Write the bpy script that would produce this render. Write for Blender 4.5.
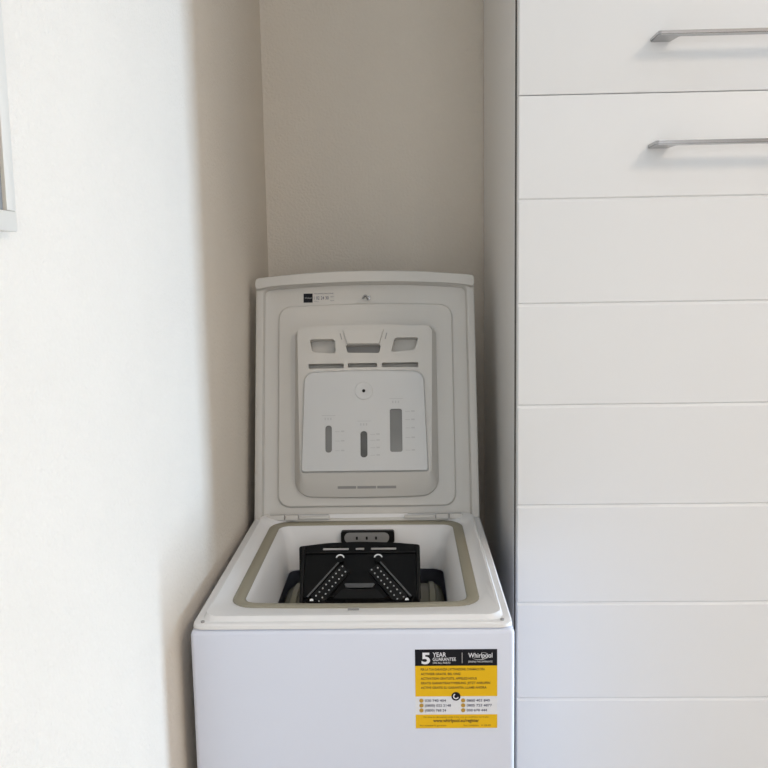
import bpy, bmesh, math
from mathutils import Matrix, Vector

for o in list(bpy.data.objects):
    bpy.data.objects.remove(o)
SC = bpy.context.scene
C = SC.collection

# ---------------------------------------------------------------- camera
CAM_Z = 1.3358
cam_d = bpy.data.cameras.new('camera')
cam_d.sensor_width = 36.0
cam_d.lens = 862.2 / 768 * 36.0
cam_d.clip_start = 0.02
cam = bpy.data.objects.new('camera', cam_d)
C.objects.link(cam)
R_ = Vector((0.9995217, 0.02588596, -0.01692033))
U_ = Vector((0.01341387, 0.13009179, 0.99141121))
F_ = Vector((-0.02786483, 0.99116398, -0.12968233))
cam.matrix_world = Matrix(((R_.x, U_.x, -F_.x, 0.0), (R_.y, U_.y, -F_.y, 0.0),
                           (R_.z, U_.z, -F_.z, CAM_Z), (0, 0, 0, 1)))
SC.camera = cam

# ---------------------------------------------------------------- world, light, exposure
w = bpy.data.worlds.new('daylight')
w.use_nodes = True
w.node_tree.nodes['Background'].inputs[0].default_value = (0.75, 0.87, 1.0, 1)
w.node_tree.nodes['Background'].inputs[1].default_value = 0.6
SC.world = w
SC.view_settings.view_transform = 'Standard'
SC.view_settings.look = 'None'
SC.view_settings.gamma = 1.0
SC.view_settings.use_curve_mapping = False
SC.view_settings.exposure = 0.0


def area(name, loc, direction, sx, sy, power, col, spread=180):
    l = bpy.data.lights.new(name, 'AREA')
    l.shape = 'RECTANGLE'
    l.size, l.size_y = sx, sy
    l.energy = power
    l.color = col
    l.spread = math.radians(spread)
    o = bpy.data.objects.new(name, l)
    C.objects.link(o)
    o.location = loc
    o.rotation_euler = Vector(direction).to_track_quat('-Z', 'Y').to_euler()
    return o


# tall narrow side window past the cabinet run (right wall)
area('window_daylight_side', (2.58, 1.40, 0.62), (-1, -0.06, 0.06), 0.16, 0.98, 66, (0.55, 0.745, 1.0))
# soft fill added at an unseen opening in the right wall, nearer the camera
area('fill_light_right', (2.58, -0.55, 1.45), (-1, 0.45, -0.05), 1.5, 1.3, 2.5, (0.40, 0.68, 1.0))
# soft front fill added at an unseen opening behind the camera
area('fill_light_behind', (0.62, -2.28, 1.55), (-0.08, 1, -0.08), 1.0, 1.3, 15, (0.86, 0.90, 0.93))
# warm ceiling light of the room
area('ceiling_light', (1.2, -0.1, 2.46), (0, 0, -1), 0.5, 0.5, 14, (1.0, 0.80, 0.60))


# ---------------------------------------------------------------- materials
def mat(name, col, rough=0.5, metal=0.0, bump=None, spec=0.5, vary=0.0, coat=0.0, alpha=None):
    m = bpy.data.materials.new(name)
    m.use_nodes = True
    nt = m.node_tree
    b = nt.nodes['Principled BSDF']
    b.inputs['Base Color'].default_value = (*col, 1)
    b.inputs['Roughness'].default_value = rough
    b.inputs['Metallic'].default_value = metal
    b.inputs['Specular IOR Level'].default_value = spec
    b.inputs['Coat Weight'].default_value = coat
    tc = nt.nodes.new('ShaderNodeTexCoord')
    if vary:
        n = nt.nodes.new('ShaderNodeTexNoise')
        n.inputs['Scale'].default_value = 9
        n.inputs['Detail'].default_value = 3
        nt.links.new(tc.outputs['Object'], n.inputs['Vector'])
        r = nt.nodes.new('ShaderNodeValToRGB')
        r.color_ramp.elements[0].position = 0.3
        r.color_ramp.elements[1].position = 0.7
        r.color_ramp.elements[0].color = (*[c * (1 - vary) for c in col], 1)
        r.color_ramp.elements[1].color = (*[min(1, c * (1 + vary)) for c in col], 1)
        nt.links.new(n.outputs['Fac'], r.inputs['Fac'])
        nt.links.new(r.outputs['Color'], b.inputs['Base Color'])
    if bump:
        n = nt.nodes.new('ShaderNodeTexNoise')
        n.inputs['Scale'].default_value = bump[0]
        n.inputs['Detail'].default_value = 4
        nt.links.new(tc.outputs['Object'], n.inputs['Vector'])
        bp = nt.nodes.new('ShaderNodeBump')
        bp.inputs['Strength'].default_value = bump[1]
        bp.inputs['Distance'].default_value = bump[2]
        nt.links.new(n.outputs['Fac'], bp.inputs['Height'])
        nt.links.new(bp.outputs['Normal'], b.inputs['Normal'])
    return m


M_WALL = mat('painted_plaster', (0.80, 0.725, 0.63), 0.85, bump=(200, 0.7, 0.0026), spec=0.2, vary=0.012)
M_CEIL = mat('ceiling_paint', (0.85, 0.84, 0.82), 0.9)
M_FLOOR = mat('floor_laminate', (0.42, 0.33, 0.25), 0.45, vary=0.15)
M_CAB = mat('white_lacquer', (0.84, 0.84, 0.84), 0.45, spec=0.4)
M_CABSIDE = mat('white_melamine_lifted', (0.88, 0.87, 0.855), 0.3, spec=0.5)  # same white as the doors, lifted in colour for missing bounce light
M_DARK = mat('gap_shade_dark', (0.13, 0.12, 0.11), 0.8)
M_CHROME = mat('brushed_chrome', (0.43, 0.43, 0.44), 0.26, 1.0)
M_BODY = mat('white_enamel', (0.73, 0.765, 0.875), 0.3, spec=0.5)
M_PLAST = mat('white_plastic', (0.80, 0.79, 0.785), 0.38, spec=0.45)
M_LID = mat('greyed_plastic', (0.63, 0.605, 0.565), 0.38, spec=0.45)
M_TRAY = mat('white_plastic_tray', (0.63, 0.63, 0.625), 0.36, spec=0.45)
M_GASK = mat('beige_rubber', (0.31, 0.285, 0.215), 0.6)
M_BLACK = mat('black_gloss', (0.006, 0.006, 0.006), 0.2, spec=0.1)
M_BLACK2 = mat('black_satin', (0.012, 0.012, 0.012), 0.35, spec=0.12)
M_DGREY = mat('dark_steel', (0.10, 0.10, 0.10), 0.35, 0.7)
M_DRUM = mat('drum_metal', (0.10, 0.095, 0.07), 0.42, 0.3)
M_BAND = mat('drum_band_metal', (0.17, 0.16, 0.115), 0.42, 0.3)
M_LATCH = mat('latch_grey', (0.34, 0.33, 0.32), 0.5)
M_SLOT = mat('clear_grey_window', (0.19, 0.19, 0.185), 0.25, vary=0.2)
M_SLOTD = mat('dark_liquid_window', (0.09, 0.09, 0.09), 0.2, vary=0.6)
M_GRIP = mat('grey_grip', (0.22, 0.225, 0.23), 0.4)
M_STUD = mat('steel_stud', (0.85, 0.85, 0.84), 0.25, 0.6)
M_SBLACK = mat('sticker_black', (0.008, 0.009, 0.014), 0.4, spec=0.2)
M_SYELL = mat('sticker_yellow', (0.84, 0.50, 0.010), 0.45, spec=0.25)
M_SWHITE = mat('sticker_white', (0.80, 0.81, 0.85), 0.4)
M_INKY = mat('ink_on_yellow', (0.15, 0.085, 0.01), 0.5)
M_INKB = mat('ink_navy', (0.10, 0.10, 0.16), 0.5)
M_ORANGE = mat('sticker_orange', (0.50, 0.30, 0.05), 0.5)
M_FRAME = mat('pale_frame_paint', (0.72, 0.67, 0.59), 0.5)
M_PANEL = mat('grey_panel', (0.25, 0.25, 0.25), 0.4)
M_TICK = mat('tick_grey', (0.52, 0.52, 0.52), 0.5)


# ---------------------------------------------------------------- helpers
def link(name, bm, m, parent=None, smooth=40):
    bmesh.ops.recalc_face_normals(bm, faces=bm.faces)
    me = bpy.data.meshes.new(name)
    bm.to_mesh(me)
    bm.free()
    me.materials.append(m)
    if smooth:
        for p in me.polygons:
            p.use_smooth = True
        me.set_sharp_from_angle(angle=math.radians(smooth))
    o = bpy.data.objects.new(name, me)
    C.objects.link(o)
    if parent:
        o.parent = parent
    return o


def struct(o):
    o['kind'] = 'structure'
    return o


def thing(name, label, cat, loc=(0, 0, 0), rz=0.0, group=None):
    o = bpy.data.objects.new(name, None)
    o.empty_display_size = 0.1
    C.objects.link(o)
    o.location = loc
    o.rotation_euler = (0, 0, rz)
    o['label'] = label
    o['category'] = cat
    if group:
        o['group'] = group
    return o


def box(bm, x0, x1, y0, y1, z0, z1, bev=0.0, seg=2):
    vs = [bm.verts.new((x, y, z)) for x in (x0, x1) for y in (y0, y1) for z in (z0, z1)]
    f = [(0, 1, 3, 2), (4, 6, 7, 5), (0, 4, 5, 1), (2, 3, 7, 6), (0, 2, 6, 4), (1, 5, 7, 3)]
    fs = [bm.faces.new([vs[i] for i in q]) for q in f]
    if bev:
        es = list({e for q in fs for e in q.edges})
        bmesh.ops.bevel(bm, geom=es, offset=bev, segments=seg, affect='EDGES', profile=0.5)


def bx(*a, **k):
    bm = bmesh.new()
    box(bm, *a, **k)
    return bm


def rrect(u0, u1, t0, t1, r, crown=0.0, n=6, k=6, rb=None, bcrown=0.0, taper=0.0):
    """CCW rounded rectangle, constant point count. crown bows the top edge, bcrown the bottom."""
    rb = r if rb is None else rb
    pts = []

    def arc(cx, cy, rr, a0):
        for i in range(n + 1):
            a = a0 + math.pi / 2 * i / n
            pts.append((cx + rr * math.cos(a), cy + rr * math.sin(a)))

    def edge(p, q):
        for i in range(1, k + 1):
            f = i / (k + 1)
            pts.append((p[0] + (q[0] - p[0]) * f, p[1] + (q[1] - p[1]) * f))
    arc(u0 + rb, t0 + rb, rb, math.pi)
    edge((u0 + rb, t0), (u1 - rb, t0))
    arc(u1 - rb, t0 + rb, rb, 1.5 * math.pi)
    edge((u1, t0 + rb), (u1, t1 - r))
    arc(u1 - r, t1 - r, r, 0)
    edge((u1 - r, t1), (u0 + r, t1))
    arc(u0 + r, t1 - r, r, math.pi / 2)
    edge((u0, t1 - r), (u0, t0 + rb))
    uc, hw = (u0 + u1) / 2, (u1 - u0) / 2
    tm = (t0 + t1) / 2
    out = []
    for (u, t) in pts:
        s = 1 - ((u - uc) / hw) ** 2
        f = (t - t0) / (t1 - t0)
        t2 = t + crown * s * max(0, f - 0.5) * 2 - bcrown * s * max(0, 0.5 - f) * 2
        out.append((uc + (u - uc) * (1 + taper * (0.5 - f)), t2))
    return out


def loft(bm, loops, cap0=True, cap1=True):
    rings = [[bm.verts.new(p) for p in L] for L in loops]
    for a, b in zip(rings, rings[1:]):
        n = len(a)
        for i in range(n):
            bm.faces.new((a[i], a[(i + 1) % n], b[(i + 1) % n], b[i]))
    if cap0:
        bm.faces.new(list(reversed(rings[0])))
    if cap1:
        bm.faces.new(rings[-1])
    return rings


def z3(pts, z):
    return [(x, y, z) for x, y in pts]


def plate(bm, outer, holes, z_top, z_bot, skirt=None):
    """face at z_top with holes; hole walls (and an outer wall) run down to z_bot."""
    vo = [bm.verts.new((x, y, z_top)) for x, y in outer]
    eds = [bm.edges.new((vo[i], vo[(i + 1) % len(vo)])) for i in range(len(vo))]
    rings = []
    for h in holes:
        vh = [bm.verts.new((x, y, z_top)) for x, y in h]
        eds += [bm.edges.new((vh[i], vh[(i + 1) % len(vh)])) for i in range(len(vh))]
        rings.append(vh)
    bmesh.ops.triangle_fill(bm, use_beauty=True, use_dissolve=False, edges=eds, normal=(0, 0, 1))
    for vh in rings:
        vb = [bm.verts.new((v.co.x, v.co.y, z_bot)) for v in vh]
        for i in range(len(vh)):
            j = (i + 1) % len(vh)
            bm.faces.new((vh[i], vh[j], vb[j], vb[i]))
    loops = skirt or [(outer, z_bot)]
    prev = vo
    for pts, z in loops:
        cur = [bm.verts.new((x, y, z)) for x, y in pts]
        for i in range(len(prev)):
            j = (i + 1) % len(prev)
            bm.faces.new((prev[i], prev[j], cur[j], cur[i]))
        prev = cur
    return vo


def poly_round(pts, r, n=4):
    """round the corners of a CCW polygon"""
    out = []
    N = len(pts)
    for i in range(N):
        p = Vector(pts[i])
        a = (Vector(pts[i - 1]) - p)
        b = (Vector(pts[(i + 1) % N]) - p)
        rr = min(r, a.length * .45, b.length * .45)
        p0, p1 = p + a.normalized() * rr, p + b.normalized() * rr
        for k in range(n + 1):
            f = k / n
            q = p0 * (1 - f) ** 2 + p * 2 * f * (1 - f) + p1 * f ** 2
            out.append((q.x, q.y))
    return out


def cyl(bm, c, r, z0, z1, n=24, r2=None):
    r2 = r if r2 is None else r2
    loft(bm, [[(c[0] + rr * math.cos(2 * math.pi * i / n), c[1] + rr * math.sin(2 * math.pi * i / n), z)
               for i in range(n)] for rr, z in ((r, z0), (r2, z1))])


def text(name, body, size, m, parent, x, y, z=0.0, width=None, align='LEFT', bold=0.0, extr=0.00006):
    cu = bpy.data.curves.new(name, 'FONT')
    cu.body = body
    cu.size = size
    cu.offset = bold
    cu.extrude = 0.0
    o = bpy.data.objects.new(name + '_tmp', cu)
    C.objects.link(o)
    dg = bpy.context.evaluated_depsgraph_get()
    me = bpy.data.meshes.new_from_object(o.evaluated_get(dg))
    bpy.data.objects.remove(o)
    me.name = name
    xs = [v.co.x for v in me.vertices]
    lo, hi = min(xs), max(xs)
    sx = (width / (hi - lo)) if width else 1.0
    for v in me.vertices:
        px = (v.co.x - lo) * sx
        if align == 'CENTER':
            px -= (hi - lo) * sx / 2
        v.co = Vector((x + px, y + v.co.y, z))
    me.materials.clear()
    me.materials.append(m)
    t = bpy.data.objects.new(name, me)
    C.objects.link(t)
    t.parent = parent
    return t


# ---------------------------------------------------------------- the room
XW, DB = -0.2891, 1.8152          # left wall face, back wall face
XR, YF, H = 2.65, -2.35, 2.5
CH = 0.12
o = struct(link('wall_left', bx(XW - CH, XW, YF - CH, DB + CH, 0, H), M_WALL, smooth=0))
o = struct(link('wall_back', bx(XW, XR, DB, DB + CH, 0, H), M_WALL, smooth=0))


def wall_with_opening(name, axis, pos, thick, a0, a1, wins):
    """wall slab along axis ('x' or 'y') with rectangular window openings"""
    bm = bmesh.new()
    segs, c = [], a0
    for w0, w1, s0, s1 in wins:
        segs += [(c, w0, 0, H), (w0, w1, 0, s0), (w0, w1, s1, H)]
        c = w1
    segs.append((c, a1, 0, H))
    for p, q, z0, z1 in segs:
        if q - p < 1e-4 or z1 - z0 < 1e-4:
            continue
        if axis == 'y':
            box(bm, pos, pos + thick, p, q, z0, z1)
        else:
            box(bm, p, q, pos, pos + thick, z0, z1)
    return struct(link(name, bm, M_WALL, smooth=0))


wall_with_opening('wall_right', 'y', XR, CH, YF - CH, DB + CH, [(-1.30, 0.20, 0.80, 2.10), (1.30, 1.50, 0.10, 1.15)])
wall_with_opening('wall_front', 'x', YF - CH, CH, XW, XR, [(0.12, 1.12, 0.90, 2.20)])
struct(link('floor', bx(XW - CH, XR + CH, YF - CH, DB + CH, -0.1, 0), M_FLOOR, smooth=0))
struct(link('ceiling', bx(XW - CH, XR + CH, YF - CH, DB + CH, H, H + 0.1), M_CEIL, smooth=0))

# ---------------------------------------------------------------- tall cabinet
DC = 1.2733
XC = 0.1610
CX0, CX1 = 0.1625, 0.7586
cab = thing('tall_cabinet', 'tall white cabinet with two bar handles standing right of the washing machine', 'cabinet', (0.46, 1.5, 0))


def shift(bm, p):
    bmesh.ops.translate(bm, verts=bm.verts, vec=(-p.location.x, -p.location.y, -p.location.z))
    return bm


bm = bmesh.new()
yb, yf = DB - 0.004, DC + 0.033
T = 0.018
box(bm, XC, XC + T, yf, yb, 0.0, 2.25, bev=0.0006, seg=1)
box(bm, 0.76 - T, 0.76, yf, yb, 0.0, 2.25, bev=0.0006, seg=1)
for z in (0.10, 1.572, 2.232):
    box(bm, XC + T, 0.76 - T, yf + 0.001, yb, z, z + T)
box(bm, XC + T, 0.76 - T, yb - 0.008, yb, 0.10, 2.25)
box(bm, XC + T, 0.76 - T, yf + 0.03, yf + 0.046, 0.0, 0.10)
link('carcass', shift(bm, cab), M_CABSIDE, cab, smooth=0)
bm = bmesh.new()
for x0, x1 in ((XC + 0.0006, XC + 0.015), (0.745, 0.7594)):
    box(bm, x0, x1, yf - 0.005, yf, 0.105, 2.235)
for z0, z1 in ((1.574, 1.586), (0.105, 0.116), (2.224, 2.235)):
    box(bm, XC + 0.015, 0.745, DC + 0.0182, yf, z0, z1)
link('gap_shade_strip', shift(bm, cab), M_DARK, cab, smooth=0)  # dark strips added to draw the shade in the door gaps


def door_bm(z0, z1, grooves):
    """front slab: profile in (y,z) run along x, V-grooves across, eased edges"""
    e = 0.0016
    prof = [(DC + 0.018, z0), (DC + e, z0), (DC + e * .3, z0 + e * .3), (DC, z0 + e)]
    for g in sorted(grooves):
        prof += [(DC, g - 0.0040), (DC + 0.0029, g + 0.0000), (DC + 0.0030, g + 0.0002), (DC, g + 0.0022)]
    prof += [(DC, z1 - e), (DC + e * .3, z1 - e * .3), (DC + e, z1), (DC + 0.018, z1)]
    bm = bmesh.new()
    loops = []
    for x, d in ((CX0, .0038), (CX0 + .0005, .0018), (CX0 + .0014, .0006), (CX0 + .0030, 0), (CX1 - .0030, 0), (CX1 - .0014, .0006), (CX1 - .0005, .0018), (CX1, .0038)):
        loops.append([(x, max(y, DC + d) if y < DC + 0.01 else y, z) for y, z in prof])
    loft(bm, loops)
    return bm


def handle_bm(z0, th=0.0058):
    xl, xr, fw = 0.3465, 0.5735, 0.0295
    yb_, yo, bd = DC, DC - 0.040, 0.0105
    pts = [(xl, yb_), (xl, yo + 0.004), (xl + 0.004, yo), (xr - 0.004, yo), (xr, yo + 0.004), (xr, yb_),
           (xr - fw + 0.001, yb_), (xr - fw - 0.001, yo + bd + 0.003), (xr - fw - 0.004, yo + bd),
           (xl + fw + 0.004, yo + bd), (xl + fw + 0.001, yo + bd + 0.003), (xl + fw - 0.001, yb_)]
    bm = bmesh.new()
    loft(bm, [[(x, y, z) for x, y in pts] for z in (z0, z0 + th)])
    es = [e for e in bm.edges if abs(e.verts[0].co.z - e.verts[1].co.z) < 1e-6
          and not (abs(e.verts[0].co.y - yb_) < 1e-5 and abs(e.verts[1].co.y - yb_) < 1e-5)]
    bmesh.ops.bevel(bm, geom=es, offset=0.0012, segments=2, affect='EDGES')
    return bm


d1 = link('door', shift(door_bm(1.5806, 2.235, [1.7327, 1.886, 2.04]), cab), M_CAB, cab, smooth=25)
d1['label'] = 'upper white door above the gap line'
d2 = link('door', shift(door_bm(0.105, 1.5796, [1.4345, 1.2842, 1.1336, 0.9807, 0.827, 0.672, 0.5165, 0.362, 0.2085]), cab), M_CAB, cab, smooth=25)
d2['label'] = 'lower white door with milled plank grooves'
for dd, z in ((d1, 1.6485), (d2, 1.5028)):
    h = link('handle', shift(handle_bm(z), cab), M_CHROME, dd, smooth=30)
    h['label'] = 'brushed chrome bar handle'

# ---------------------------------------------------------------- framed panel on the left wall
fp = thing('framed_panel', 'pale grey framed panel on left wall, cut off by photo edge', 'frame', (XW, 0.521, 1.3685))
bm = bmesh.new()
FO = rrect(-0.1063, 0.1063, 0.0, 0.62, 0.001)
for (a, b, c, d) in ((-0.1063, 0.1063, 0, 0.0145), (-0.1063, 0.1063, 0.6055, 0.62), (-0.1063, -0.0915, 0.0145, 0.6055), (0.0915, 0.1063, 0.0145, 0.6055)):
    box(bm, 0.0, 0.008, a, b, c, d, bev=0.0012, seg=2)
link('frame', bm, M_FRAME, fp)
link('panel', bx(0.0, 0.005, -0.0915, 0.0915, 0.0145, 0.6055), M_PANEL, fp, smooth=0)

# ---------------------------------------------------------------- washing machine
ZT = 0.900
wm = thing('washing_machine', 'white top loading washing machine with its lid open, in the niche beside the tall cabinet',
           'washing machine', (-0.0733, 1.0086, 0), 0.0051)

# body: open-topped shell with rolled edges
bm = bmesh.new()
loops = []
B = lambda ins, r: rrect(-0.2 + ins, 0.2 - ins, 0.0 + ins, 0.6 - ins, r, n=4, k=2)
loops = [z3(B(0.004, 0.006), 0.03), z3(B(0.0, 0.006), 0.036), z3(B(0.0, 0.006), ZT - 0.0065), z3(B(0.0012, 0.006), ZT - 0.003),
         z3(B(0.004, 0.006), ZT - 0.0005), z3(B(0.012, 0.006), ZT - 0.0005), z3(B(0.014, 0.006), ZT - 0.02), z3(B(0.014, 0.006), 0.04)]
loft(bm, loops, cap0=True, cap1=True)
link('body', bm, M_BODY, wm, smooth=50)
for sx in (-1, 1):
    for vy in (0.05, 0.55):
        bm = bmesh.new()
        cyl(bm, (sx * 0.16, vy), 0.022, 0.0, 0.032, r2=0.016)
        link('foot', bm, M_BLACK2, wm)

# top panel: ring from the outer edge over a ridge down to the gasket seat
bm = bmesh.new()
TR = lambda ins, v1, r, fr=0.0: rrect(-0.1985 + ins, 0.1985 - ins, 0.0012 + ins + fr, v1, r, rb=r)
HB = 0.474
G_OUT = rrect(-0.1665, 0.1655, 0.0755, 0.4570, 0.030, bcrown=0.006, crown=0.004)
loops = [z3(TR(0.004, HB, 0.012), ZT - 0.001), z3(TR(0.0, HB, 0.014), ZT + 0.0012), z3(TR(0.0005, HB, 0.015), ZT + 0.0050),
         z3(TR(0.0030, HB, 0.016), ZT + 0.0072), z3(TR(0.0100, HB - 0.004, 0.018), ZT + 0.0072),
         z3(TR(0.0130, HB - 0.006, 0.020), ZT + 0.0130), z3(TR(0.0160, HB - 0.009, 0.024, 0.003), ZT + 0.0130),
         z3(rrect(-0.1775, 0.1765, 0.048, 0.4630, 0.05, rb=0.06, bcrown=0.006), ZT + 0.006),
         z3(rrect(-0.1700, 0.169, 0.068, 0.4600, 0.038, rb=0.042, bcrown=0.006), ZT + 0.0005),
         z3(G_OUT, ZT - 0.0005)]
loft(bm, loops, cap0=False, cap1=False)
link('top_panel', bm, M_PLAST, wm, smooth=35)
# small corner pads at the front of the ridge
for sx in (-1, 1):
    bm = bmesh.new()
    cyl(bm, (sx * 0.1855, 0.0095), 0.0024, ZT + 0.006, ZT + 0.0090, n=12)
    link('lid_buffer', bm, M_LATCH, wm)
# latch slot in the front rim
bm = bmesh.new()
loft(bm, [z3(rrect(-0.0085, 0.0065, 0.0555, 0.0605, 0.001, n=2, k=1), ZT + z) for z in (0.0, 0.0042)])
link('latch_slot', bm, M_LATCH, wm)

# rubber gasket
bm = bmesh.new()
G_IN = rrect(-0.1495, 0.1485, 0.0910, 0.4420, 0.018, bcrown=0.006, crown=0.003)
G_M1 = rrect(-0.1640, 0.1630, 0.0780, 0.4550, 0.028, bcrown=0.006, crown=0.004)
G_M2 = rrect(-0.1525, 0.1515, 0.0885, 0.4450, 0.020, bcrown=0.006, crown=0.003)
loft(bm, [z3(G_OUT, ZT - 0.006), z3(G_OUT, ZT + 0.0005), z3(G_M1, ZT + 0.0022), z3(G_M2, ZT + 0.0012), z3(G_IN, ZT - 0.002), z3(G_IN, ZT - 0.008)],
     cap0=False, cap1=False)
link('gasket', bm, M_GASK, wm, smooth=60)

# wash well
bm = bmesh.new()
W = lambda i, z, f=0.0, b=0.0: z3(rrect(-0.1488 + i, 0.1478 - i, 0.0915 + f, 0.4415 - b, 0.0185, n=6, bcrown=0.006, crown=0.003), ZT + z)
loft(bm, [W(-0.001, -0.001), W(0.001, -0.004), W(0.006, -0.012, 0.004, 0.006), W(0.0125, -0.045, 0.02, 0.014), W(0.016, -0.070, 0.03, 0.017), W(0.0162, -0.074, 0.03, 0.017), W(0.0142, -0.074, 0.028, 0.015)],
     cap0=False, cap1=False)
link('wash_well', bm, M_PLAST, wm, smooth=50)

# latch plate on the back wall of the well
bm = bmesh.new()
loft(bm, [[(x, 0.4305 + 0.0035 - dy, ZT - 0.0175 + z) for x, z in rrect(-0.0435, 0.0485, -0.0098, 0.0112, 0.004)] for dy in (0.0, 0.0075, 0.0085)])
lp = link('latch_plate', bm, M_BLACK2, wm)
bm = bmesh.new()
loft(bm, [[(x, 0.4305 + 0.0035 - dy, ZT - 0.0180 + z) for x, z in rrect(-0.0375, 0.0395, -0.0088, 0.0092, 0.0085)] for dy in (0.006, 0.0088, 0.0096)])
link('latch_cover', bm, M_LATCH, lp)
for xx in (-0.016, 0.001, 0.017):
    bm = bmesh.new()
    loft(bm, [[(xx + x, 0.4305 + 0.0035 - dy, ZT - 0.018 + z) for x, z in rrect(-0.0017, 0.0017, -0.003, 0.0025, 0.001, n=2, k=1)] for dy in (0.009, 0.0104)])
    link('latch_mark', bm, M_BLACK2, lp)

# drum: cylinder lying across, ribs near both ends
def lathe_x(bm, prof, cy, cz, n=64, caps=True):
    loft(bm, [[(x, cy + r * math.cos(2 * math.pi * i / n), cz + r * math.sin(2 * math.pi * i / n)) for i in range(n)] for x, r in prof], caps, caps)


bm = bmesh.new()
DCY, DCZ, DR = 0.310, ZT - 0.283, 0.212
lathe_x(bm, [(-0.131, DR - 0.04), (-0.1295, DR - 0.018), (-0.125, DR - 0.007), (-0.116, DR), (0.116, DR), (0.125, DR - 0.007), (0.1295, DR - 0.018), (0.131, DR - 0.04)], DCY, DCZ)
drum = link('drum', bm, M_DRUM, wm, smooth=50)
for sx in (-1, 1):
    bm = bmesh.new()
    n = 64
    prof = [(sx * 0.1035, DR - 0.001), (sx * 0.1050, DR + 0.0028), (sx * 0.1130, DR + 0.0028), (sx * 0.1150, DR - 0.001)]
    lathe_x(bm, prof, DCY, DCZ, caps=False)
    link('drum_band', bm, M_BAND, drum, smooth=50)
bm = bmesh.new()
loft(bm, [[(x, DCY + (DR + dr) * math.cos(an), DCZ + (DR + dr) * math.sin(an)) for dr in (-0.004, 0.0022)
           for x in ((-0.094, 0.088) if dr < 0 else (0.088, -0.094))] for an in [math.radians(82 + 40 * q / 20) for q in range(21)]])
link('drum_mouth_shade', bm, M_BLACK, drum, smooth=30)  # black patch on the closed drum, painted shade of its open mouth

# flap: black door plate standing up and leaning back
a = math.atan2(0.079, 0.070)
flap_M = Matrix.Translation((0, 0.278, ZT - 0.080)) @ Matrix.Rotation(a, 4, 'X')
bm = bmesh.new()
FH = 0.1055
outer = poly_round([(-0.0985, 0), (0.0905, 0), (0.0905, FH * 0.955), (0.045, FH * 0.995), (-0.006, FH * 1.012), (-0.06, FH * 0.993), (-0.1055, FH * 0.94)], 0.004, 3)


def flap_hole(x0, x1, y0, y1):
    return poly_round([(x0, y0), (x1, y0), (x1, y1), (x0, y1)], 0.001, 2)


hs = [flap_hole(-0.0665, -0.0245, 0.0925, 0.0975), flap_hole(-0.0135, 0.0005, 0.0925, 0.0975), flap_hole(0.0115, 0.0525, 0.0925, 0.0975)]
plate(bm, outer, hs, 0.0, -0.004)
flap = link('drum_flap', bm, M_BLACK, wm, smooth=30)
flap.matrix_local = flap_M
flap['label'] = 'black open drum flap with slots and studded arms'
# side rims of the flap
for x in (-0.0995, 0.0845):
    bm = bmesh.new()
    box(bm, x, x + 0.005, 0.001, FH * 0.93, 0.0, 0.006, bev=0.0015)
    link('flap_rim', bm, M_BLACK2, flap)
bm = bmesh.new()
box(bm, -0.098, 0.088, FH * 0.81, FH * 0.835, 0.0, 0.004, bev=0.0015)
link('flap_rib', bm, M_BLACK2, flap)
# hinge pins
for x in (-0.0375, 0.0235):
    bm = bmesh.new()
    cyl(bm, (x, 0.0745), 0.0068, 0.0, 0.007, n=24, r2=0.006)
    p = link('flap_pin', bm, M_BLACK, flap)
    bm = bmesh.new()
    n = 14
    ring = [[], [], [], []]
    for i in range(n + 1):
        an = math.radians(15 + 150 * i / n)
        for k, (rr, zz) in enumerate(((0.0052, 0.0065), (0.0052, 0.0082), (0.0072, 0.0082), (0.0072, 0.0065))):
            ring[k].append((x + rr * math.cos(an), 0.0745 + rr * math.sin(an), zz))
    loft(bm, [[ring[k][i] for k in range(4)] for i in range(n + 1)])
    link('pin_clip', bm, M_STUD, p, smooth=50)
# two slanted arms with studs
for top_, bot in (((-0.0285, 0.060), (-0.0735, 0.006)), ((0.0155, 0.060), (0.0610, 0.006))):
    tv, bv = Vector(top_), Vector(bot)
    dv = (tv - bv)
    L_ = dv.length
    dv.normalize()
    nv = Vector((-dv.y, dv.x))
    hw = 0.0115
    bm = bmesh.new()
    q = [bv - nv * hw, bv + nv * hw, tv + nv * hw * .8, tv - nv * hw * .8]
    q = [(v.x, v.y) for v in q]
    if (Vector(q[1]) - Vector(q[0])).cross(Vector(q[2]) - Vector(q[1])) < 0:
        q.reverse()
    loft(bm, [z3(poly_round(q, 0.003, 3), z) for z in (0.0, 0.0065)])
    bmesh.ops.bevel(bm, geom=[e for e in bm.edges if e.verts[0].co.z > .006 and e.verts[1].co.z > .006], offset=0.001, segments=2, affect='EDGES')
    arm = link('flap_arm', bm, M_BLACK2, flap)
    # raised edge on the outer side
    s_ = -1 if top_[0] < 0 else 1
    side = nv if (nv.x * s_ > 0) else -nv
    bm = bmesh.new()
    e0, e1 = bv + side * (hw + 0.003) - dv * 0.004, tv + side * (hw + 0.003) + dv * 0.006
    q = [e0 - side * .0015, e0 + side * .0015, e1 + side * .0012, e1 - side * .0012]
    q = [(v.x, v.y) for v in q]
    if (Vector(q[1]) - Vector(q[0])).cross(Vector(q[2]) - Vector(q[1])) < 0:
        q.reverse()
    loft(bm, [z3(q, z) for z in (0.0, 0.006)])
    link('arm_edge', bm, M_DGREY, flap)
    for k in range(9):
        for r_ in (-1, 1):
            c_ = bv + dv * (0.002 + (k + (0.25 if r_ > 0 else -0.25)) * (L_ / 9.0) + 0.002) + nv * r_ * 0.0048
            bm = bmesh.new()
            cyl(bm, (c_.x, c_.y), 0.0016, 0.0062, 0.0080, n=8, r2=0.0009)
            o = link('flap_stud', bm, M_STUD, flap)
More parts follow.
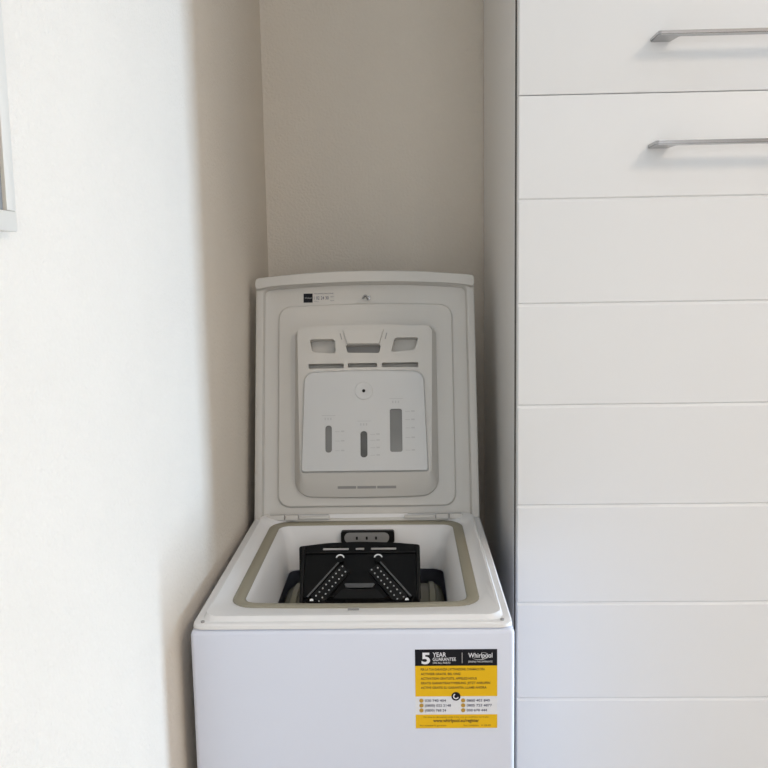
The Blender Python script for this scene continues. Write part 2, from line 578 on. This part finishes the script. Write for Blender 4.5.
# lower cross bar and dull plate between the arms
bm = bmesh.new()
loft(bm, [z3(poly_round([(-0.0265, 0.027), (0.0150, 0.027), (0.0185, 0.034), (-0.0300, 0.034)], 0.002, 3), z) for z in (0.0, 0.005)])
link('flap_bar', bm, M_DGREY, flap)
bm = bmesh.new()
loft(bm, [z3(poly_round([(-0.056, 0.001), (0.043, 0.001), (0.021, 0.0255), (-0.033, 0.0255)], 0.002, 3), z) for z in (0.0, 0.0025)])
link('flap_inset', bm, M_BLACK2, flap)
for x in (-0.0800, 0.0685):
    bm = bmesh.new()
    cyl(bm, (x, 0.006), 0.003, 0.0, 0.007, n=12)
    link('flap_catch', bm, M_STUD, flap)

# control panel strip behind the lid
bm = bmesh.new()
PR = [(0.478, ZT - 0.001), (0.598, ZT - 0.001), (0.598, ZT + 0.030), (0.590, ZT + 0.034), (0.560, ZT + 0.032), (0.482, ZT + 0.002)]
loft(bm, [[(x, y, z) for y, z in PR] for x in (-0.1985, 0.1985)])
link('control_panel', bm, M_PLAST, wm, smooth=30)

# ---- lid
LEAN, LH, LLEN = 0.2578, 0.4584, 0.4405
lid_M = Matrix.Translation((0, LH, ZT + 0.0014)) @ Matrix.Rotation(math.pi / 2 - LEAN, 4, 'X')
bm = bmesh.new()
LO = lambda i, r=0.010, t0=0.0: rrect(-0.1982 + i, 0.1978 - i, t0 + i, 0.4400 - i, r, crown=0.0115, rb=0.006, taper=-0.004)
LI = lambda i, r: rrect(-0.1835 + i, 0.1835 - i, 0.006 + i, 0.4195 - i, r, crown=0.0085, rb=0.006)
loops = [z3(LO(0.010, 0.010), -0.036), z3(LO(0.004, 0.010), -0.034), z3(LO(0.0, 0.010), -0.028), z3(LO(0.0, 0.010), -0.0015), z3(LO(0.0012, 0.009), 0.0),
         z3(LI(-0.001, 0.008), 0.0), z3(LI(0.0, 0.009), -0.0015), z3(LI(0.001, 0.010), -0.0115),
         z3(LI(0.0125, 0.016), -0.0150),
         z3(rrect(-0.1590, 0.1585, 0.0250, 0.3890, 0.022, crown=0.004), -0.0150),
         z3(rrect(-0.1575, 0.1570, 0.0265, 0.3875, 0.021, crown=0.004), -0.0105),
         z3(rrect(-0.1560, 0.1555, 0.0280, 0.3860, 0.020, crown=0.004), -0.0095)]
loft(bm, loops)
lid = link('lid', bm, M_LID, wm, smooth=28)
lid.matrix_local = lid_M
lid['label'] = 'open lid standing upright, showing its moulded inner face'
# outer strips: moulded side rails of the lid with a notch under the front lip
for sx in (-1, 1):
    bm = bmesh.new()
    x0, x1 = sorted((sx * 0.1975, sx * 0.1845))
    box(bm, x0, x1, 0.004, 0.4165, -0.001, 0.0022, bev=0.0012)
    link('lid_rail', bm, M_LID, lid)
# front lip (top edge when open)
bm = bmesh.new()
K = 24
lo, hi = [], []
for i in range(K + 1):
    u = -0.1985 + 0.3965 * i / K
    s = 1 - (u / 0.1985) ** 2
    hi.append((u, 0.4380 + 0.0118 * s))
    edge = max(0.0, (abs(u) - 0.178) / 0.0205)
    lo.append((u, 0.4200 + 0.0085 * s - 0.004 * min(1, edge * 2.2)))
pl = lo + hi[::-1]
pl = poly_round(pl, 0.006, 2)
loft(bm, [z3(pl, -0.002), z3(pl, 0.006), [(x * 0.996, 0.43 + (y - 0.43) * 0.90, 0.0085) for x, y in pl]])
link('lid_lip', bm, M_LID, lid, smooth=50)
# grey grip showing over the lip
bm = bmesh.new()
gp = [(-0.040 + 0.084 * i / 16, 0.4485 + 0.0078 * (1 - ((i - 8) / 8) ** 2)) for i in range(17)]
gp = [(-0.040, 0.432), *[], (0.044, 0.432)] + gp[::-1]
loft(bm, [z3(gp, z) for z in (-0.038, -0.020)])
link('lid_grip', bm, M_GRIP, lid, smooth=30)
# latch hook
bm = bmesh.new()
ring = []
for i in range(11):
    an = math.pi * i / 10
    ring.append([(0.0005 + rr * math.cos(an), 0.4010 + rr * 1.2 * math.sin(an), zz) for rr, zz in ((0.0032, -0.012), (0.0032, -0.004), (0.0054, -0.004), (0.0054, -0.012))])
loft(bm, ring)
link('lid_hook', bm, M_LATCH, lid, smooth=50)
bm = bmesh.new()
box(bm, 0.0045, 0.0095, 0.399, 0.406, -0.014, -0.008, bev=0.0008)
link('hook_base', bm, M_CHROME, lid)
bm = bmesh.new()
box(bm, -0.0165, 0.0245, 0.3925, 0.3945, -0.0152, -0.0132, bev=0.0005)
link('lid_rib', bm, M_LID, lid)

# detergent dispenser
def T4(*p):
    return list(p)


NB = -0.0095
bm = bmesh.new()
O_base = rrect(-0.1275, 0.1280, 0.0435, 0.3490, 0.018, crown=0.003, rb=0.030, bcrown=0.003)
O_b2 = rrect(-0.1255, 0.1260, 0.0455, 0.3475, 0.018, crown=0.003, rb=0.028, bcrown=0.003)
O_top = rrect(-0.1185, 0.1175, 0.0830, 0.3450, 0.012, crown=0.003, rb=0.008, taper=-0.045)
NT = 0.014
tl = poly_round([(-0.0940, 0.2995), (-0.0520, 0.2965), (-0.0535, 0.3230), (-0.0990, 0.3230)], 0.006, 4)
tc_ = poly_round([(-0.0315, 0.2975), (0.0255, 0.2965), (0.0285, 0.3118), (-0.0345, 0.3120)], 0.004, 4)
tr = poly_round([(0.0465, 0.2975), (0.0880, 0.3010), (0.0960, 0.3240), (0.0530, 0.3240)], 0.006, 4)
sl = poly_round([(-0.1010, 0.2700), (-0.0380, 0.2700), (-0.0380, 0.2785), (-0.1010, 0.2785)], 0.002, 3)
sc = poly_round([(-0.0310, 0.2710), (0.0210, 0.2710), (0.0210, 0.2788), (-0.0310, 0.2788)], 0.002, 3)
sr = poly_round([(0.0300, 0.2710), (0.0945, 0.2700), (0.0945, 0.2790), (0.0300, 0.2790)], 0.002, 3)
plate(bm, O_top, [tl, tc_, tr, sl, sc, sr], NT, NB + 0.001, skirt=[(O_b2, -0.003), (O_base, NB)])
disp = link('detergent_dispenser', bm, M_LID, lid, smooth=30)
# release tab above the centre opening
bm = bmesh.new()
tp = poly_round([(-0.0320, 0.3125), (0.0260, 0.3120), (0.0345, 0.3400), (-0.0400, 0.3400)], 0.003, 4)
loft(bm, [z3(tp, NT - 0.001), z3([(x * 0.97 - 0.0001, 0.326 + (y - 0.326) * 0.92) for x, y in tp], NT + 0.0045)])
link('release_tab', bm, M_LID, lid, smooth=30)
for sx, x0 in ((-1, -0.0415), (1, 0.0360)):
    bm = bmesh.new()
    q = poly_round([(x0 - 0.0006, 0.3215), (x0 + 0.0012, 0.3215), (x0 + 0.0012 + sx * 0.003, 0.3330), (x0 - 0.0006 + sx * 0.003, 0.3330)], 0.0006, 2)
    loft(bm, [z3(q, NT - 0.001), z3(q, NT + 0.0006)])
    link('tab_notch', bm, M_LATCH, lid)

# grey plate added so the centre opening looks deep in shade
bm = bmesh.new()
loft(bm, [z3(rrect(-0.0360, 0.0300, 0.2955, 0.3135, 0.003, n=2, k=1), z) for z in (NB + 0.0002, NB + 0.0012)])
o = link('opening_shade_plate', bm, M_LATCH, disp, smooth=0)

# white tray front with three level windows
bm = bmesh.new()
P_base = rrect(-0.1115, 0.1075, 0.0850, 0.2640, 0.016, rb=0.004, crown=0.003, taper=0.05)
P_top = rrect(-0.1090, 0.1050, 0.0880, 0.2600, 0.016, rb=0.004, crown=0.003, taper=0.05)
NP = 0.0215


def slot(x0, x1, y0, y1, r):
    return rrect(x0, x1, y0, y1, r, n=5, k=1)


s1 = slot(-0.0705, -0.0590, 0.1200, 0.1675, 0.0052)
s2 = slot(-0.0090, 0.0032, 0.1110, 0.1570, 0.0054)
s3 = slot(0.0430, 0.0645, 0.1200, 0.1955, 0.0035)
bh = [(-0.0025 + 0.0030 * math.cos(2 * math.pi * i / 14), 0.2280 + 0.0030 * math.sin(2 * math.pi * i / 14)) for i in range(14)]
plate(bm, P_top, [s1, s2, s3, bh], NP, NP - 0.0035, skirt=[(P_base, NT - 0.001)])
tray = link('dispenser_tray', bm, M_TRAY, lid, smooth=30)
for s, m, lb in ((s1, M_SLOT, 'narrow grey level window on the left'), (s2, M_SLOTD, 'narrow dark level window in the middle'), (s3, M_SLOT, 'wide grey level window on the right')):
    bm = bmesh.new()
    loft(bm, [z3(s, z) for z in (NP - 0.0055, NP - 0.0030)])
    o = link('level_window', bm, m, lid)
    o['label'] = lb
bm = bmesh.new()
n = 28
ring = lambda r, z: [(-0.0025 + r * math.cos(2 * math.pi * i / n), 0.2280 + r * math.sin(2 * math.pi * i / n), z) for i in range(n)]
loft(bm, [ring(0.0165, NP - 0.0004), ring(0.0150, NP + 0.0012), ring(0.0070, NP + 0.0006), ring(0.0032, NP - 0.001), ring(0.0028, NP - 0.003)], cap0=False)
btn = link('dispenser_button', bm, M_TRAY, lid, smooth=50)
bm = bmesh.new()
cyl(bm, (-0.0025, 0.2280), 0.0030, NP - 0.001, NP + 0.0004, n=16)
link('screw_hole', bm, M_BLACK2, lid)
# level marks beside each window (raised moulding)


def mark(x0, x1, y0, y1):
    link('level_mark', bx(x0, x1, y0, y1, NP - 0.0004, NP + 0.0005), M_TICK, lid, smooth=0)


for x, ys in ((-0.0535, (0.1560, 0.1395, 0.1225)), (0.0085, (0.1505, 0.1400, 0.1270, 0.1140)), (0.0700, (0.1900, 0.1755, 0.1610, 0.1440, 0.1220))):
    for y in ys:
        mark(x, x + 0.0085, y, y + 0.0011)
        mark(x + 0.0105, x + 0.0165, y - 0.0003, y + 0.0022)
for x, y in ((-0.0655, 0.1770), (-0.0030, 0.1665), (0.0535, 0.2055)):
    for k in (-1, 0, 1):
        mark(x + k * 0.005 - 0.0012, x + k * 0.005 + 0.0012, y, y + 0.0042)
    mark(x - 0.011, x + 0.013, y + 0.0075, y + 0.0085)
# drain slots in the sloping apron, their shade drawn as grey blocks
for x0, x1 in ((-0.0505, -0.0180), (-0.0158, 0.0170), (0.0192, 0.0525)):
    bm = bmesh.new()
    y0, y1 = 0.0570, 0.0615
    f = lambda y: -0.003 + (NT + 0.003) * (y - 0.0445) / (0.0830 - 0.0445)
    q0 = [(x0, y0, f(y0) - 0.001), (x1, y0, f(y0) - 0.001), (x1, y1, f(y1) - 0.001), (x0, y1, f(y1) - 0.001)]
    q1 = [(x, y, z + 0.0018) for x, y, z in q0]
    loft(bm, [q0, q1])
    link('drain_slot_shade', bm, M_LATCH, lid, smooth=0)
# hinge strips and knuckles at the foot of the lid
for lab_, pcs in (('left', ((-0.1760, -0.1445), (-0.1425, -0.1200), (-0.1190, -0.0650))), ('right', ((0.0660, 0.1200), (0.1215, 0.1430), (0.1450, 0.1680)))):
    bm = bmesh.new()
    for i, (x0, x1) in enumerate(pcs):
        hh = 0.0045 if (x1 - x0) < 0.04 else 0.0028
        box(bm, x0, x1, 0.0075 - hh, 0.0075 + hh, -0.004, 0.0065 if hh > .004 else 0.0050, bev=0.001)
    hg = link('lid_hinge', bm, M_LID, lid)
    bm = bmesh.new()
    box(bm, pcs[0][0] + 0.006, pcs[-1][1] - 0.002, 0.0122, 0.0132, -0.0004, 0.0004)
    link('hinge_gap_shade', bm, M_LATCH, lid, smooth=0)  # thin grey strip standing in for the shaded line over the hinge
# rating label on the lid
bm = bmesh.new()
box(bm, -0.1135, -0.0560, 0.3960, 0.4140, -0.0152, -0.0148)
rl = link('rating_label', bm, M_LID, lid, smooth=0)
bm = bmesh.new()
box(bm, -0.1132, -0.0965, 0.3965, 0.4135, -0.0150, -0.0145)
sq = link('label_square', bm, M_SBLACK, lid, smooth=0)
text('label_text', 'Whirlpool', 0.0035, M_TICK, lid, -0.1048, 0.4040, -0.01435, width=0.013, align='CENTER')
text('label_text', 'WASHING MACHINE', 0.0030, M_INKB, lid, -0.0945, 0.4120, -0.01465, width=0.036)
text('label_text', '1 02 24 30', 0.0085, M_INKB, lid, -0.0940, 0.4020, -0.01465, width=0.027, bold=0.0001)
text('label_text', '230 V', 0.0028, M_INKB, lid, -0.0640, 0.4060, -0.01465)
text('label_text', '50 Hz', 0.0028, M_INKB, lid, -0.0640, 0.3985, -0.01465)
text('label_text', 'TYPE TL', 0.0026, M_INKB, lid, -0.0945, 0.3975, -0.01465)

# ---- guarantee sticker on the front
st = bpy.data.objects.new('guarantee_sticker', None)
C.objects.link(st)
st.parent = wm
SX0, SX1, SZ1, SZ0 = 0.0773, 0.1782, -0.0257, -0.1285
SWID = SX1 - SX0
bm = bmesh.new()
box(bm, 0, SWID, 0, SZ1 - SZ0, -0.0002, 0.0003)
C.objects.unlink(st)
bpy.data.objects.remove(st)
st = link('guarantee_sticker', bm, M_SWHITE, wm, smooth=0)
st['label'] = 'black, yellow and white five year guarantee sticker'
st.matrix_local = Matrix.Translation((SX0, 0.0, ZT + SZ0)) @ Matrix.Rotation(math.pi / 2, 4, 'X')
HH = SZ1 - SZ0


def flat(name, x0, x1, y0, y1, z, m):
    bm = bmesh.new()
    box(bm, x0, x1, y0, y1, z - 0.0002, z)
    return link(name, bm, m, st, smooth=0)


flat('header_panel', 0, SWID, HH - 0.0212, HH, 0.0006, M_SBLACK)
flat('text_panel', 0, SWID, HH - 0.0610, HH - 0.0212, 0.0006, M_SYELL)
flat('footer_panel', 0, SWID, 0, 0.0178, 0.0006, M_SYELL)
ZI = 0.0008
text('sticker_text', '5', 0.0200, M_SWHITE, st, 0.0080, HH - 0.0182, ZI, width=0.0105, bold=0.0006)
text('sticker_text', 'YEAR', 0.0082, M_SWHITE, st, 0.0218, HH - 0.0095, ZI, width=0.0165, bold=0.0001)
text('sticker_text', 'GUARANTEE', 0.0062, M_SWHITE, st, 0.0218, HH - 0.0148, ZI, width=0.0285, bold=0.00005)
text('sticker_text', 'ON ALL PARTS', 0.0034, M_SWHITE, st, 0.0218, HH - 0.0185, ZI, width=0.0215)
flat('header_rule', 0.0576, 0.0582, HH - 0.0180, HH - 0.0042, ZI, M_TICK)
text('sticker_text', 'Whirlpool', 0.0088, M_SWHITE, st, 0.0655, HH - 0.0108, ZI, width=0.0295, bold=0.0001)
text('sticker_text', 'SENSING THE DIFFERENCE', 0.0030, M_SWHITE, st, 0.0655, HH - 0.0170, ZI, width=0.0295)
# loop of the emblem around the wordmark
bm = bmesh.new()
nn = 28
pts = []
for i in range(nn + 1):
    an = math.radians(-150 + 230 * i / nn)
    pts.append((0.0800 + 0.0105 * math.cos(an), HH - 0.0088 + 0.0046 * math.sin(an) + 0.0006 * math.cos(an)))
loops = []
for i, (x, y) in enumerate(pts):
    wd = 0.00035 * (0.3 + math.sin(math.pi * i / nn))
    loops.append([(x, y - wd, ZI - .0001), (x, y + wd, ZI - .0001), (x, y + wd, ZI + .00002), (x, y - wd, ZI + .00002)])
loft(bm, loops)
link('emblem_ring', bm, M_TICK, st, smooth=0)
lines = [("PER LA TUA GARANZIA L'ATTIVAZIONE, CHIAMACI ORA", 0.0790), ('ACTIVEER GRATIS. BEL ONS!', 0.0490), ('ACTIVATION GRATUITE. APPELEZ-NOUS', 0.0690),
         ('GRATIS GARANTIEAKTIVIERUNG. JETZT ANRUFEN', 0.0855), ('ACTIVE GRATIS SU GARANTIA. LLAME AHORA', 0.0810)]
for i, (s, wd) in enumerate(lines):
    text('sticker_text', s, 0.0042, M_INKY, st, 0.0068, HH - 0.0272 - i * 0.00595, ZI, width=wd, bold=0.0001)
nums = [('020 740 404', '0800 403 840'), ('(0800) 022 2148', '0805 723 4877'), ('(0800) 768 24', '050 678 444')]
wds = [(0.0260, 0.0285), (0.0320, 0.0310), (0.0260, 0.0250)]
for i in range(3):
    y = HH - 0.0680 - i * 0.0064
    for k, x in enumerate((0.0072, 0.0588)):
        bm = bmesh.new()
        cyl(bm, (x, y + 0.0015), 0.0026, ZI - 0.0002, ZI, n=16)
        link('country_dot', bm, M_ORANGE, st, smooth=0)
        text('sticker_text', nums[i][k], 0.0044, M_INKB, st, x + 0.0045, y, ZI, width=wds[i][k], bold=0.00005)
bm = bmesh.new()
cyl(bm, (0.0500, HH - 0.0610), 0.0056, ZI - 0.0001, ZI + 0.0001, n=28)
link('phone_badge', bm, M_SBLACK, st, smooth=0)
bm = bmesh.new()
nn = 16
loops = []
for i in range(nn + 1):
    an = math.radians(110 + 230 * i / nn)
    loops.append([(0.0500 + r * math.cos(an), HH - 0.0610 + r * math.sin(an), z) for r, z in ((0.0022, ZI), (0.0036, ZI), (0.0036, ZI + .0002), (0.0022, ZI + .0002))])
loft(bm, loops)
link('phone_mark', bm, M_SWHITE, st, smooth=0)
text('sticker_text', 'Per tutte le informazioni visita il sito, voir les conditions sur le site', 0.0027, M_INKY, st, 0.0100, 0.0138, ZI, width=0.0800)
text('sticker_text', 'www.whirlpool.eu/register', 0.0062, M_INKY, st, 0.0215, 0.0080, ZI, width=0.0570, bold=0.00015)
text('sticker_text', 'Per attivare la garanzia', 0.0026, M_INKY, st, 0.0050, 0.0028, ZI, width=0.0330)
text('sticker_text', 'Voir conditions', 0.0026, M_INKY, st, 0.0590, 0.0028, ZI, width=0.0190)
text('sticker_text', 'W 400 000', 0.0026, M_INKY, st, 0.0810, 0.0028, ZI, width=0.0120)
